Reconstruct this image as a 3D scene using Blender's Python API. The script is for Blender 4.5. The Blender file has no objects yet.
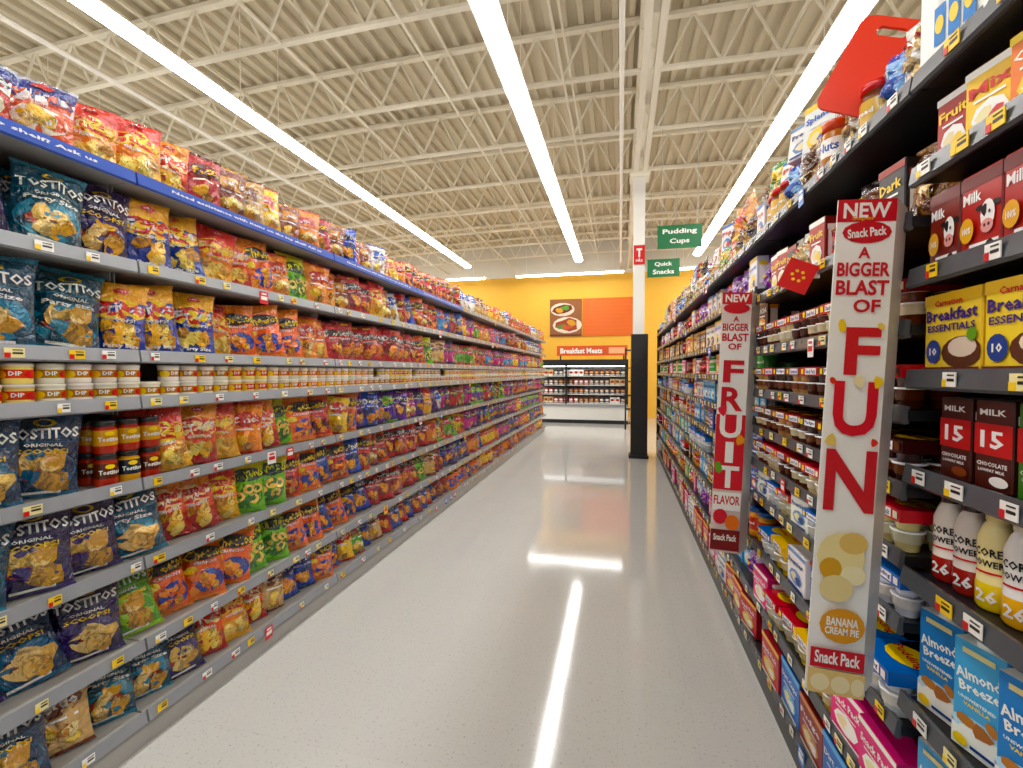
import bpy, math, random
import numpy as np
from mathutils import Vector, Matrix, Euler, noise
random.seed(11)
scene = bpy.context.scene
R = random.uniform

# ------------------------------------------------------------------ helpers
def hx(s):
    s = s.lstrip('#')
    o = []
    for i in (0, 2, 4):
        c = int(s[i:i+2], 16) / 255.0
        o.append(c/12.92 if c <= 0.04045 else ((c+0.055)/1.055)**2.4)
    return tuple(o)

def principled(name, color=(.8, .8, .8), rough=.5, metal=0.0, attr=False, bump=None, noise_mix=None, emis=None, coat=0.0):
    m = bpy.data.materials.new(name)
    m.use_nodes = True
    nt = m.node_tree
    b = nt.nodes.get('Principled BSDF')
    b.inputs['Roughness'].default_value = rough
    b.inputs['Metallic'].default_value = metal
    if coat:
        b.inputs['Coat Weight'].default_value = coat
        b.inputs['Coat Roughness'].default_value = 0.06
    tc = nt.nodes.new('ShaderNodeTexCoord')
    if attr:
        a = nt.nodes.new('ShaderNodeAttribute')
        a.attribute_name = 'Col'
        hs = nt.nodes.new('ShaderNodeHueSaturation')
        hs.inputs['Saturation'].default_value = 1.12
        hs.inputs['Value'].default_value = .97
        nt.links.new(a.outputs['Color'], hs.inputs['Color'])
        nt.links.new(hs.outputs['Color'], b.inputs['Base Color'])
    else:
        b.inputs['Base Color'].default_value = (*color, 1)
    if noise_mix:
        sc, amt = noise_mix
        n = nt.nodes.new('ShaderNodeTexNoise')
        n.inputs['Scale'].default_value = sc
        n.inputs['Detail'].default_value = 4
        nt.links.new(tc.outputs['Object'], n.inputs['Vector'])
        mx = nt.nodes.new('ShaderNodeMixRGB')
        mx.inputs[1].default_value = (*[c*(1-amt) for c in color], 1)
        mx.inputs[2].default_value = (*[min(1, c*(1+amt)) for c in color], 1)
        nt.links.new(n.outputs['Fac'], mx.inputs[0])
        nt.links.new(mx.outputs[0], b.inputs['Base Color'])
    if bump:
        sc, st, di = bump
        n = nt.nodes.new('ShaderNodeTexNoise')
        n.inputs['Scale'].default_value = sc
        n.inputs['Detail'].default_value = 3
        n.inputs['Distortion'].default_value = 1.2
        nt.links.new(tc.outputs['Object'], n.inputs['Vector'])
        bp = nt.nodes.new('ShaderNodeBump')
        bp.inputs['Strength'].default_value = st
        bp.inputs['Distance'].default_value = di
        nt.links.new(n.outputs['Fac'], bp.inputs['Height'])
        nt.links.new(bp.outputs['Normal'], b.inputs['Normal'])
        if coat: nt.links.new(bp.outputs['Normal'], b.inputs['Coat Normal'])
    if emis:
        b.inputs['Emission Color'].default_value = (*emis[0], 1)
        b.inputs['Emission Strength'].default_value = emis[1]
    return m

M_FOIL = principled('printed_foil', rough=.26, attr=True, bump=(24, .9, .024), coat=1.0)
M_CARD = principled('printed_card', rough=.38, attr=True)
M_PLAS = principled('coloured_plastic', rough=.22, attr=True)
M_SHELF = principled('painted_steel_grey', hx('#aeaca7'), .45, noise_mix=(8, .08))
M_LIP = principled('price_channel_grey', hx('#8f9297'), .28, noise_mix=(12, .12))
M_BLUE = principled('blue_channel', hx('#1c4cb0'), .35, noise_mix=(12, .06))
M_BLACK = principled('black_steel', hx('#141416'), .4, noise_mix=(10, .2))
M_DLIP = principled('dark_price_channel', hx('#4c4e53'), .25, noise_mix=(10, .2))
M_WHITE = principled('white_paint', hx('#efece5'), .55, noise_mix=(3, .03))
M_STEEL = principled('painted_joist_steel', hx('#f5eedc'), .5, noise_mix=(2, .05))
M_LAMP = principled('lamp_tube', (1, 1, 1), .4, emis=((1.0, .98, .95), 23.0))

# ---- text meshes
_tc = {}
def text_mesh(s, res=1):
    k = (s, res)
    if k in _tc:
        return _tc[k]
    cu = bpy.data.curves.new('tmp', 'FONT')
    cu.body = s
    cu.resolution_u = res
    cu.size = 1.0
    cu.offset = 0.028
    ob = bpy.data.objects.new('tmp', cu)
    scene.collection.objects.link(ob)
    dg = bpy.context.evaluated_depsgraph_get()
    dg.update()
    me = bpy.data.meshes.new_from_object(ob.evaluated_get(dg))
    v = np.array([(p.co.x, p.co.y) for p in me.vertices])
    f = [tuple(p.vertices) for p in me.polygons]
    bpy.data.objects.remove(ob)
    bpy.data.meshes.remove(me)
    bpy.data.curves.remove(cu)
    lo, hi = v.min(0), v.max(0)
    v = (v - (lo+hi)/2) / (hi-lo)
    _tc[k] = (v, f)
    return _tc[k]

class Tpl:
    """geometry template : verts, faces, per-face colours"""
    def __init__(s, acc=None):
        s.V = []; s.F = []; s.C = []; s.S = []; s.acc = acc; s.fin = None; s.w = .1
    def add(s, pts, faces, col, smooth=False):
        o = len(s.V)
        s.V.extend(pts)
        for i, f in enumerate(faces):
            s.F.append(tuple(a+o for a in f))
            s.C.append(col[i] if isinstance(col, list) else col)
            s.S.append(smooth)
    def box(s, a, b, col, side=None, top=None):
        x0, y0, z0 = a; x1, y1, z1 = b
        p = [(x0,y0,z0),(x1,y0,z0),(x1,y1,z0),(x0,y1,z0),(x0,y0,z1),(x1,y0,z1),(x1,y1,z1),(x0,y1,z1)]
        f = [(0,1,5,4),(1,2,6,5),(2,3,7,6),(3,0,4,7),(4,5,6,7),(3,2,1,0)]
        side = side or col; top = top or side
        s.add(p, f, [col, side, side, side, top, side])
    def lathe(s, prof, cx=0, cy=0, n=14, z0=0):
        pts = []; F = []; C = []
        m = len(prof)
        for r, z, c in prof:
            for i in range(n):
                a = 2*math.pi*i/n
                pts.append((cx+r*math.sin(a), cy-r*math.cos(a), z0+z))
        for j in range(m-1):
            for i in range(n):
                k = (i+1) % n
                F.append((j*n+i, j*n+k, (j+1)*n+k, (j+1)*n+i)); C.append(prof[j][2])
        F.append(tuple((m-1)*n+i for i in range(n))); C.append(prof[-1][2])
        s.add(pts, F, C, True)
        s.S[-1] = False
    def arrays(s):
        if s.fin is None:
            V = np.array(s.V, dtype=np.float64)
            lt = np.array([len(f) for f in s.F], dtype=np.int32)
            lv = np.fromiter((a for f in s.F for a in f), dtype=np.int32)
            C = np.array(s.C, dtype=np.float32)
            lc = np.repeat(C, lt, axis=0)
            s.fin = (V, lt, lv, lc, np.array(s.S, dtype=bool))
        return s.fin

ALLACC = []
class Acc:
    def __init__(s, name, mat, parent=None):
        s.name = name; s.mat = mat; s.p = []; s.n = 0; s.parent = parent
        ALLACC.append(s)
    def place(s, t, loc, rz=0, rx=0, ry=0, sc=1.0, tint=None):
        V, lt, lv, lc, sm = t.arrays()
        M = np.array(Euler((rx, ry, rz), 'XYZ').to_matrix())
        W = (V * np.array(sc)) @ M.T + np.array(loc)
        if tint is not None:
            lc = np.clip(lc*np.array(tint, dtype=np.float32), 0, 1)
        s.p.append((W, lt, lv + s.n, lc, sm))
        s.n += len(V)
    def build(s):
        if not s.p: return None
        V = np.concatenate([a[0] for a in s.p]); lt = np.concatenate([a[1] for a in s.p])
        lv = np.concatenate([a[2] for a in s.p]); lc = np.concatenate([a[3] for a in s.p])
        sm = np.concatenate([a[4] for a in s.p])
        me = bpy.data.meshes.new(s.name)
        me.vertices.add(len(V)); me.vertices.foreach_set('co', V.astype(np.float32).ravel())
        me.loops.add(len(lv)); me.loops.foreach_set('vertex_index', lv)
        me.polygons.add(len(lt))
        st = np.concatenate([[0], np.cumsum(lt)[:-1]]).astype(np.int32)
        me.polygons.foreach_set('loop_start', st)
        try: me.polygons.foreach_set('loop_total', lt)
        except Exception: pass
        me.polygons.foreach_set('use_smooth', sm)
        ca = me.color_attributes.new('Col', 'FLOAT_COLOR', 'CORNER')
        c4 = np.ones((len(lv), 4), dtype=np.float32); c4[:, :3] = lc
        ca.data.foreach_set('color', c4.ravel())
        me.update(calc_edges=True)
        me.validate()
        me.materials.append(s.mat)
        ob = bpy.data.objects.new(s.name, me)
        scene.collection.objects.link(ob)
        if s.parent: ob.parent = s.parent
        return ob

def empty(name, loc=(0, 0, 0)):
    e = bpy.data.objects.new(name, None)
    e.location = loc
    scene.collection.objects.link(e)
    bpy.context.view_layer.update()
    return e

# ---- decoration
def decorate(t, surf, W, H, design, lod=0, off=.0012, res=1):
    for d in design:
        off += .00035
        k = d[0]
        if k == 'r':
            _, cx, cz, w, h, col = d
            nx = max(1, int(w*6)); nz = max(1, int(h*8))
            P = []; F = []
            for j in range(nz+1):
                for i in range(nx+1):
                    P.append(surf((cx-w/2+w*i/nx)*W, (cz-h/2+h*j/nz)*H, off))
            for j in range(nz):
                for i in range(nx):
                    a = j*(nx+1)+i
                    F.append((a, a+1, a+nx+2, a+nx+1))
            t.add(P, F, col, True)
        elif k in 'ec':
            _, cx, cz, rx, rz, col = d[:6]
            n = 14 if k == 'e' else 9
            if lod: n = 8
            rings = [.55, 1.0] if rx > .12 else [1.0]
            rnd = random.Random(int((cx*91+cz*37+rx*11)*1000))
            ph = rnd.uniform(0, 6.28); m = rnd.choice((2, 3, 3))
            P = [surf(cx*W, cz*H, off)]; F = []
            for r in rings:
                for i in range(n):
                    a = 2*math.pi*i/n
                    q = r
                    if k == 'c': q = r*(1+.2*math.cos(m*a+ph))
                    P.append(surf((cx+rx*q*math.cos(a))*W, cz*H+rz*q*H*math.sin(a), off))
            for i in range(n):
                F.append((0, 1+i, 1+(i+1) % n))
            if len(rings) == 2:
                for i in range(n):
                    j = (i+1) % n
                    F.append((1+i, 1+n+i, 1+n+j, 1+j))
            t.add(P, F, col, True)
        elif k == 't':
            _, s, cx, cz, w, h, col = d[:7]
            if lod and h < .09: continue
            rot = d[7] if len(d) > 7 else 0
            v, f = text_mesh(s, res)
            c, sn = math.cos(rot), math.sin(rot)
            P = []
            for x, y in v:
                X = x*w*W; Y = y*h*H
                P.append(surf(cx*W+X*c-Y*sn, cz*H+X*sn+Y*c, off))
            t.add(P, f, col, False)

# ---- bag
def make_bag(acc, w, h, thk, base, design, seed=0, lod=0, top=None, bot=None, split=.5, seal=None):
    t = Tpl(acc); t.w = w; t.h = h
    thk *= 1.15
    rnd = random.Random(seed)
    p1, p2, p3 = rnd.uniform(0, 6), rnd.uniform(0, 6), rnd.uniform(0, 6)
    so = rnd.uniform(0, 50)
    def shrink(v):
        return 1 - .12*(max(0, 4*v*(1-v)))**.5
    def depth(u, v):
        u = min(1, max(0, u)); v = min(1, max(0, v))
        a = max(0, 1-abs(2*u-1)**2.1)**.75
        b = max(0, 1-abs(2*v-1)**2.4)**.8
        sag = 1 + .35*(.5-v)
        wr = .006*math.sin(u*30+p1)*abs(2*v-1)**3
        nz = noise.noise(Vector((u*4.2+so, v*5.0, seed*.37)))
        n2 = abs(noise.noise(Vector((u*3+v*2+so, v*6.0-u*2, seed*.7+9))))
        wr += (.026*nz - .028*n2)*(a*b)**.6
        wr += .005*math.sin(11*(u*math.cos(p3)+v)+p2)*a*b
        e = min(u, 1-u)*8
        return thk/2*a*b*sag + wr*min(1, e)
    def surf(px, pz, off):
        v = pz/h
        u = .5+px/(w*shrink(min(1, max(0, v))))
        u2 = min(.99, max(.01, u))
        return (px if u == u2 else (u2-.5)*w*shrink(min(1, max(0, v))), -(depth(u2, v)+off), pz)
    nu, nv = (14, 18) if lod == 0 else (6, 8)
    P = []; F = []; C = []
    for side in (0, 1):
        o = len(P)
        for j in range(nv+1):
            v = j/nv
            for i in range(nu+1):
                u = i/nu
                x = (u-.5)*w*shrink(v); d = depth(u, v)
                P.append((x, -d if side == 0 else d*.8, v*h))
        for j in range(nv):
            for i in range(nu):
                a = o+j*(nu+1)+i
                F.append((a, a+1, a+nu+2, a+nu+1) if side == 0 else (a+nu+1, a+nu+2, a+1, a))
                v = (j+.5)/nv
                c = base
                if top and v > split: c = top
                if bot and v < .35: c = bot
                if seal and (j == 0 or j == nv-1): c = seal
                C.append(c)
    t.add(P, F, C, True)
    decorate(t, surf, w, h, design, lod, off=.0018 if lod == 0 else .004)
    return t

def make_box(acc, w, h, d, front, side, design, topc=None, sided=None, lod=0, cap=None):
    t = Tpl(acc); t.w = w; t.h = h
    e = .0025
    x = w/2; y = d/2
    ring = [(-x+e, -y), (x-e, -y), (x, -y+e), (x, y-e), (x-e, y), (-x+e, y), (-x, y-e), (-x, -y+e)]
    P = []; F = []; C = []
    for z, s in ((0, .985), (e, 1), (h-e, 1), (h, .985)):
        for a, b in ring: P.append((a*s, b*s, z))
    cols = [front, side, side, side, side, side, side, side]
    for j in range(3):
        for i in range(8):
            k = (i+1) % 8
            F.append((j*8+i, j*8+k, (j+1)*8+k, (j+1)*8+i)); C.append(cols[i])
    F.append(tuple(24+i for i in range(8))); C.append(topc or side)
    F.append(tuple(7-i for i in range(8))); C.append(side)
    t.add(P, F, C)
    decorate(t, lambda px, pz, off: (max(-x, min(x, px)), -y-off, pz), w, h, design, lod, off=.0006)
    if sided:
        decorate(t, lambda px, pz, off: (x+off, max(-y, min(y, px)), pz), d, h, sided, lod, off=.0006)
        decorate(t, lambda px, pz, off: (-x-off, -max(-y, min(y, px)), pz), d, h, sided, lod, off=.0006)
    if cap:
        t.lathe([(.017, h-.001, cap), (.017, h+.014, cap), (.015, h+.016, cap)], 0, -d*.18, 12)
    return t

def make_lathe(acc, prof, design, R0, H, n=14, lod=0):
    t = Tpl(acc); t.w = 2*R0; t.h = H
    t.lathe(prof, n=n)
    def surf(px, pz, off):
        r = R0
        for i in range(len(prof)-1):
            if prof[i][1] <= pz <= prof[i+1][1] and prof[i+1][1] > prof[i][1]:
                f = (pz-prof[i][1])/(prof[i+1][1]-prof[i][1]); r = prof[i][0]*(1-f)+prof[i+1][0]*f
        a = px/max(r, .005)
        return ((r+off)*math.sin(a), -(r+off)*math.cos(a), pz)
    decorate(t, surf, 2*R0, H, design, lod, off=.001)
    return t

W_ = hx('#f8f6f0'); YEL = hx('#fbd01a'); RED = hx('#d01518'); BLK = hx('#100e10'); TAN = hx('#e0a848'); TAN2 = hx('#b9742a'); TAN3 = hx('#f3d08a')
SIL = hx('#b9bcc4')

A_tort = Acc('tortilla_chip_bags', M_FOIL)
A_corn = Acc('corn_chip_bags', M_FOIL)
A_puff = Acc('cheese_puff_bags', M_FOIL)
A_nach = Acc('nacho_chip_bags', M_FOIL)
A_ring = Acc('onion_ring_snack_bags', M_FOIL)
A_pot = Acc('potato_chip_bags', M_FOIL)
A_snack = Acc('assorted_snack_bags', M_FOIL)
A_can = Acc('dip_tubs', M_PLAS)
A_jar = Acc('salsa_jars', M_PLAS)

def chips(n, z0, z1, cols, r=.13, seed=0, sx=.32):
    rr = random.Random(seed); o = []
    for i in range(n):
        a = r*rr.uniform(.75, 1.2)
        cx = rr.uniform(-sx, sx); cz = rr.uniform(z0, z1); c = rr.choice(cols)
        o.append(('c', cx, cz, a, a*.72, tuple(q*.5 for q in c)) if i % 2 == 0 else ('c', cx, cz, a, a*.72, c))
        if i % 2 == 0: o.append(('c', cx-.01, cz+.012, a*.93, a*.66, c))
    return o

LIB = {}
def lib(key, fn):
    LIB[key] = [[fn(s, 0) for s in range(4)], [fn(s+5, 1) for s in range(2)]]

def tort(base, hi, extra):
    def f(s, lod):
        d = [('e', 0, .30, .42, .25, hi), ('e', -.05, .27, .28, .10, hx('#3a1410')), ('e', -.05, .28, .25, .08, hx('#b03418'))]
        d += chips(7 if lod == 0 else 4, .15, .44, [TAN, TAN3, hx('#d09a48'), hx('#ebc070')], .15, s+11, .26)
        d += [('e', 0, .85, .13, .045, hx('#c9a227')), ('e', 0, .85, .08, .03, base), ('r', 0, .635, .80, .008, hi), ('t', 'TOSTITOS', 0, .73, .84, .125, W_, .06)]
        if lod == 0:
            d += [('t', 'ORIGINAL', 0, .60, .45, .04, W_)]
            d += extra
            d += [('r', 0, .06, .5, .03, W_)]
        return make_bag(A_tort, .21, .29, .10, base, d, s, lod, seal=hi)
    return f
lib('tn', tort(hx('#241848'), hx('#3a2a68'), [('t', 'SCOOPS!', 0, .53, .6, .06, YEL)]))
lib('tt', tort(hx('#0c4860'), hx('#1580a0'), [('t', 'Party Size', 0, .52, .66, .07, W_)]))
lib('tb', tort(hx('#103458'), hx('#1c648a'), [('t', 'SCOOPS!', 0, .53, .6, .06, YEL)]))
lib('tg', tort(hx('#55a020'), hx('#9cd038'), [('t', 'HINT OF LIME', 0, .53, .7, .05, YEL)]))

def fritos(kind):
    def f(s, lod):
        if kind == 'scoop':
            base = hx('#163a9c'); top = hx('#f8b014'); bot = None
        elif kind == 'red':
            base = hx('#e8480c'); top = hx('#f69014'); bot = hx('#b5100c')
        else:
            base = hx('#f68614'); top = hx('#dc2810'); bot = hx('#efae28')
        d = [('e', 0, .60, .47, .17, YEL if kind != 'red' else hx('#fbd9a0')), ('e', 0, .61, .44, .14, hx('#d4160c'))]
        d += [('t', 'Fritos', 0, .62, .74, .17, W_ if kind != 'o' else hx('#fbe08a'), .12)]
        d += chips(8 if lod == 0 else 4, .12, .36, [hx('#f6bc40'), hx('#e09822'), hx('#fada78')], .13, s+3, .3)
        if lod == 0:
            d += [('t', 'SCOOPS!' if kind == 'scoop' else 'ORIGINAL', 0, .44, .5, .05, W_)]
            if kind == 'scoop': d += [('t', 'Party Size', .05, .08, .6, .07, W_)]
            d += [('e', 0, .87, .14, .04, RED), ('t', 'Lays', 0, .87, .2, .04, W_)]
        return make_bag(A_corn, .19, .275, .095, base, d, s+20, lod, top=top, bot=bot, split=.72)
    return f
lib('fs', fritos('scoop')); lib('fr', fritos('red')); lib('fo', fritos('o'))

def cheetos(base, top, bot):
    def f(s, lod):
        d = [('e', .08, .27, .34, .18, bot)]
        d += chips(8 if lod == 0 else 4, .12, .38, [hx('#ff9414'), hx('#ffb034'), hx('#ee740c')], .10, s+8, .26)
        d += [('e', .0, .70, .43, .11, BLK), ('t', 'Cheetos', 0, .70, .84, .17, YEL, .12)]
        if lod == 0:
            d += [('t', 'CRUNCHY', 0, .55, .5, .05, W_), ('e', -.3, .46, .12, .06, YEL)]
        return make_bag(A_puff, .20, .28, .10, base, d, s+40, lod, top=top, split=.86, seal=top)
    return f
lib('co', cheetos(hx('#f66406'), hx('#fb8a10'), hx('#183a9a'))); lib('cb', cheetos(hx('#1850b0'), hx('#f4680a'), hx('#0f2c70')))
lib('cr', cheetos(hx('#d41c0c'), hx('#f46a0a'), hx('#5a0c0c')))

def doritos(base, dk, chip):
    def f(s, lod):
        d = [('e', 0, .35, .40, .22, dk)]
        d += chips(3, .22, .40, [chip, hx('#f0952a'), hx('#f8b048')], .16, s+1, .14)
        d += [('c', 0, .68, .47, .10, BLK), ('t', 'Doritos', 0, .68, .86, .15, W_, .08)]
        if lod == 0:
            d += [('t', 'NACHO CHEESE', 0, .54, .6, .05, W_), ('r', 0, .9, .3, .03, YEL)]
        return make_bag(A_nach, .20, .28, .10, base, d, s+60, lod, seal=dk)
    return f
lib('dr', doritos(hx('#cc0810'), hx('#7a060c'), hx('#f0802a')))
lib('db', doritos(hx('#1048c0'), hx('#0b2464'), hx('#f8a840')))
lib('dp', doritos(hx('#6a26a0'), hx('#301454'), hx('#f09838')))

def funy(s, lod):
    d = [('e', 0, .3, .38, .22, hx('#2c6e22'))]
    for i, (x, z) in enumerate(((-.2, .3), (.15, .24), (.02, .42), (.24, .42))):
        d += [('e', x, z, .13, .09, hx('#f4cf74')), ('e', x, z, .06, .04, hx('#2c6e22'))]
    d += [('e', 0, .68, .47, .12, hx('#183a20')), ('t', 'FUNYUNS', 0, .68, .84, .14, hx('#f8f04a'), .1)]
    return make_bag(A_ring, .20, .28, .10, hx('#70c418'), d, s+80, lod, top=hx('#ece01a'), split=.80)
lib('fu', funy)

def ruff(a, b):
    def f(s, lod):
        d = [('r', 0, .66, .96, .22, W_), ('t', 'RUFFLES', 0, .70, .88, .17, hx('#14308c'), .08), ('e', 0, .33, .38, .2, hx('#f5ead2'))]
        d += chips(7 if lod == 0 else 4, .16, .42, [hx('#f8cc5a'), hx('#ecaa3a'), hx('#fbe09a')], .14, s+4, .24)
        if lod == 0: d += [('t', 'ORIGINAL', 0, .57, .5, .045, RED), ('e', 0, .86, .16, .05, RED)]
        return make_bag(A_pot, .20, .26, .10, a, d, s+90, lod, top=b, split=.76, seal=SIL)
    return f
lib('ru', ruff(hx('#d01c20'), hx('#123090'))); lib('rw', ruff(hx('#ee5a10'), hx('#123090')))

def lays(base, txt, tc, oval, acc=None):
    def f(s, lod):
        d = [('e', 0, .66, .38, .15, oval), ('t', txt, 0, .66, .62, .13, tc, .08)]
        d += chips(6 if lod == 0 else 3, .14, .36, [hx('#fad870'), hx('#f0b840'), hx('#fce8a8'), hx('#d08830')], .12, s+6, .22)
        if lod == 0: d += [('r', 0, .47, .6, .03, W_)]
        return make_bag(acc or A_snack, .19, .265, .095, base, d, s+110, lod, seal=oval)
    return f
lib('ly', lays(hx('#fbcc10'), "Lay's", W_, RED, A_pot)); lib('lg', lays(hx('#58a82c'), "Lay's", W_, RED, A_pot))
lib('lb', lays(hx('#2c8cd0'), "Lay's", W_, RED, A_pot)); lib('lp', lays(hx('#ec7aa8'), "Lay's", W_, RED, A_pot))
lib('br', lays(hx('#8a3a1c'), 'Pretzels', W_, hx('#d0902a')))
lib('kr', lays(hx('#d8b47a'), 'Kettle', W_, hx('#7a3a1c')))
lib('pk', lays(hx('#cc2486'), 'Takis', YEL, hx('#3c1a5c')))
lib('pu', lays(hx('#54209a'), 'Takis', YEL, hx('#7cc52c')))
lib('wh', lays(hx('#e8e5de'), 'Popcorn', W_, hx('#2a57b8')))
lib('rd', lays(hx('#b81216'), 'Pizza', YEL, hx('#5a1010')))
lib('og', lays(hx('#f48c14'), 'Snack', W_, hx('#c52a14')))

def place(t, x, y, z, rz, rx=0, sc=1.0, var=.10, ry=0):
    m = 1+R(-var, var)
    tint = (m*(1+R(-.04, .04)), m*(1+R(-.05, .05)), m*(1+R(-.05, .05)))
    t.acc.place(t, (x, y, z), rz, rx, ry, sc, tint)

def get(key, y):
    L = LIB[key][0 if y < 4.2 else 1]
    return random.choice(L)

# ------------------------------------------------------------------ shelving
XL, XR = -1.77, .64
Y0, YE = -1.07, 11.13
SEC = 1.22
LEV_L = [2.18, 1.85, 1.515, 1.34, 1.03, .725, .41, .13]

gl = empty('gondola_shelving')
S_frame = Acc('frame', M_SHELF, gl); S_lip = Acc('price_channels', M_LIP, gl); S_blue = Acc('blue_strip', M_BLUE, gl); S_tag = Acc('price_tags', M_CARD, gl)
g = (.5, .5, .5)
def addbox(acc, a, b, col=g):
    t = Tpl(); t.box(a, b, col); acc.place(t, (0, 0, 0))

nsec = int(round((YE-Y0)/SEC))
DEP = .5
addbox(S_frame, (XL-DEP-.04, Y0, 0), (XL-DEP, YE, 2.34))
for i in range(nsec+1):
    y = Y0+i*SEC
    addbox(S_frame, (XL-DEP-.03, y-.02, 0), (XL-DEP+.03, y+.02, 2.36))
addbox(S_frame, (XL-DEP, Y0, 0), (XL-.02, YE, .10))
TAGS = []
for c in (W_, W_, hx('#f4e9b0'), YEL):
    for c2 in (YEL, RED):
        t = Tpl(); w = .046
        t.box((-w/2, -.002, -.016), (w/2, 0, .016), c)
        t.box((-w/2, -.003, -.016), (-w/2+w*.3, -.0021, .0), c2)
        t.box((-w*.1, -.003, -.004), (w*.4, -.0021, .002), BLK)
        t.box((-w*.1, -.003, .008), (w*.4, -.0021, .011), BLK)
        TAGS.append(t)
TALK = []
for c, c2 in ((YEL, RED), (RED, W_), (W_, RED), (hx('#2a70c8'), W_)):
    t = Tpl(); t.box((-.028, 0, -.05), (.028, .001, .012), c)
    t.box((-.02, -.0012, -.03), (.02, -.0001, -.012), c2); t.box((-.016, -.0012, -.004), (.016, -.0001, .004), c2)
    TALK.append(t)
def tag(acc, side, x, y, z):
    if y > 1.7 and R(0, 1) < .08:
        acc.place(random.choice(TALK), (x+(.002 if side < 0 else -.002), y, z), math.radians((90 if side < 0 else -90)+R(-6, 6)))
        return
    acc.place(random.choice(TAGS), (x, y, z+R(-.002, .002)), math.radians(90 if side < 0 else -90), 0, 0, (R(.7, 1.1), 1, .9))
for li, z in enumerate(LEV_L):
    for i in range(nsec):
        a = Y0+i*SEC+.004; b = a+SEC-.008
        addbox(S_frame, (XL-DEP, a, z-.02), (XL-.004, b, z+.004))
        for yy in (a+.002, b-.006):
            addbox(S_frame, (XL-DEP, yy, z-.055), (XL-.12, yy+.004, z-.02))
        blue = (li == 0 and i < 5)
        t = Tpl()
        pr = [(XL-.006, z+.016), (XL+.004, z+.018), (XL+.012, z-.026), (XL+.004, z-.032), (XL-.006, z-.028)]
        P = [(px, a, pz) for px, pz in pr]+[(px, b, pz) for px, pz in pr]
        F = [(k, (k+1) % 5, (k+1) % 5+5, k+5) for k in range(5)]+[(4, 3, 2, 1, 0), (5, 6, 7, 8, 9)]
        t.add(P, F, g)
        (S_blue if blue else S_lip).place(t, (0, 0, 0))
        if blue:
            tt = Tpl()
            decorate(tt, lambda px, pz, off: (px, -off, pz), 1, 1, [('t', 'Need assistance with items on the top shelf? Ask us', 0, 0, .95, .015, W_)], off=.0)
            S_tag.place(tt, (XL+.0135, (a+b)/2, z-.006), math.radians(90))
        else:
            y = a+.05
            while y < b-.03:
                tag(S_tag, -1, XL+.0115, y, z-.006)
                y += R(.09, .26)

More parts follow.
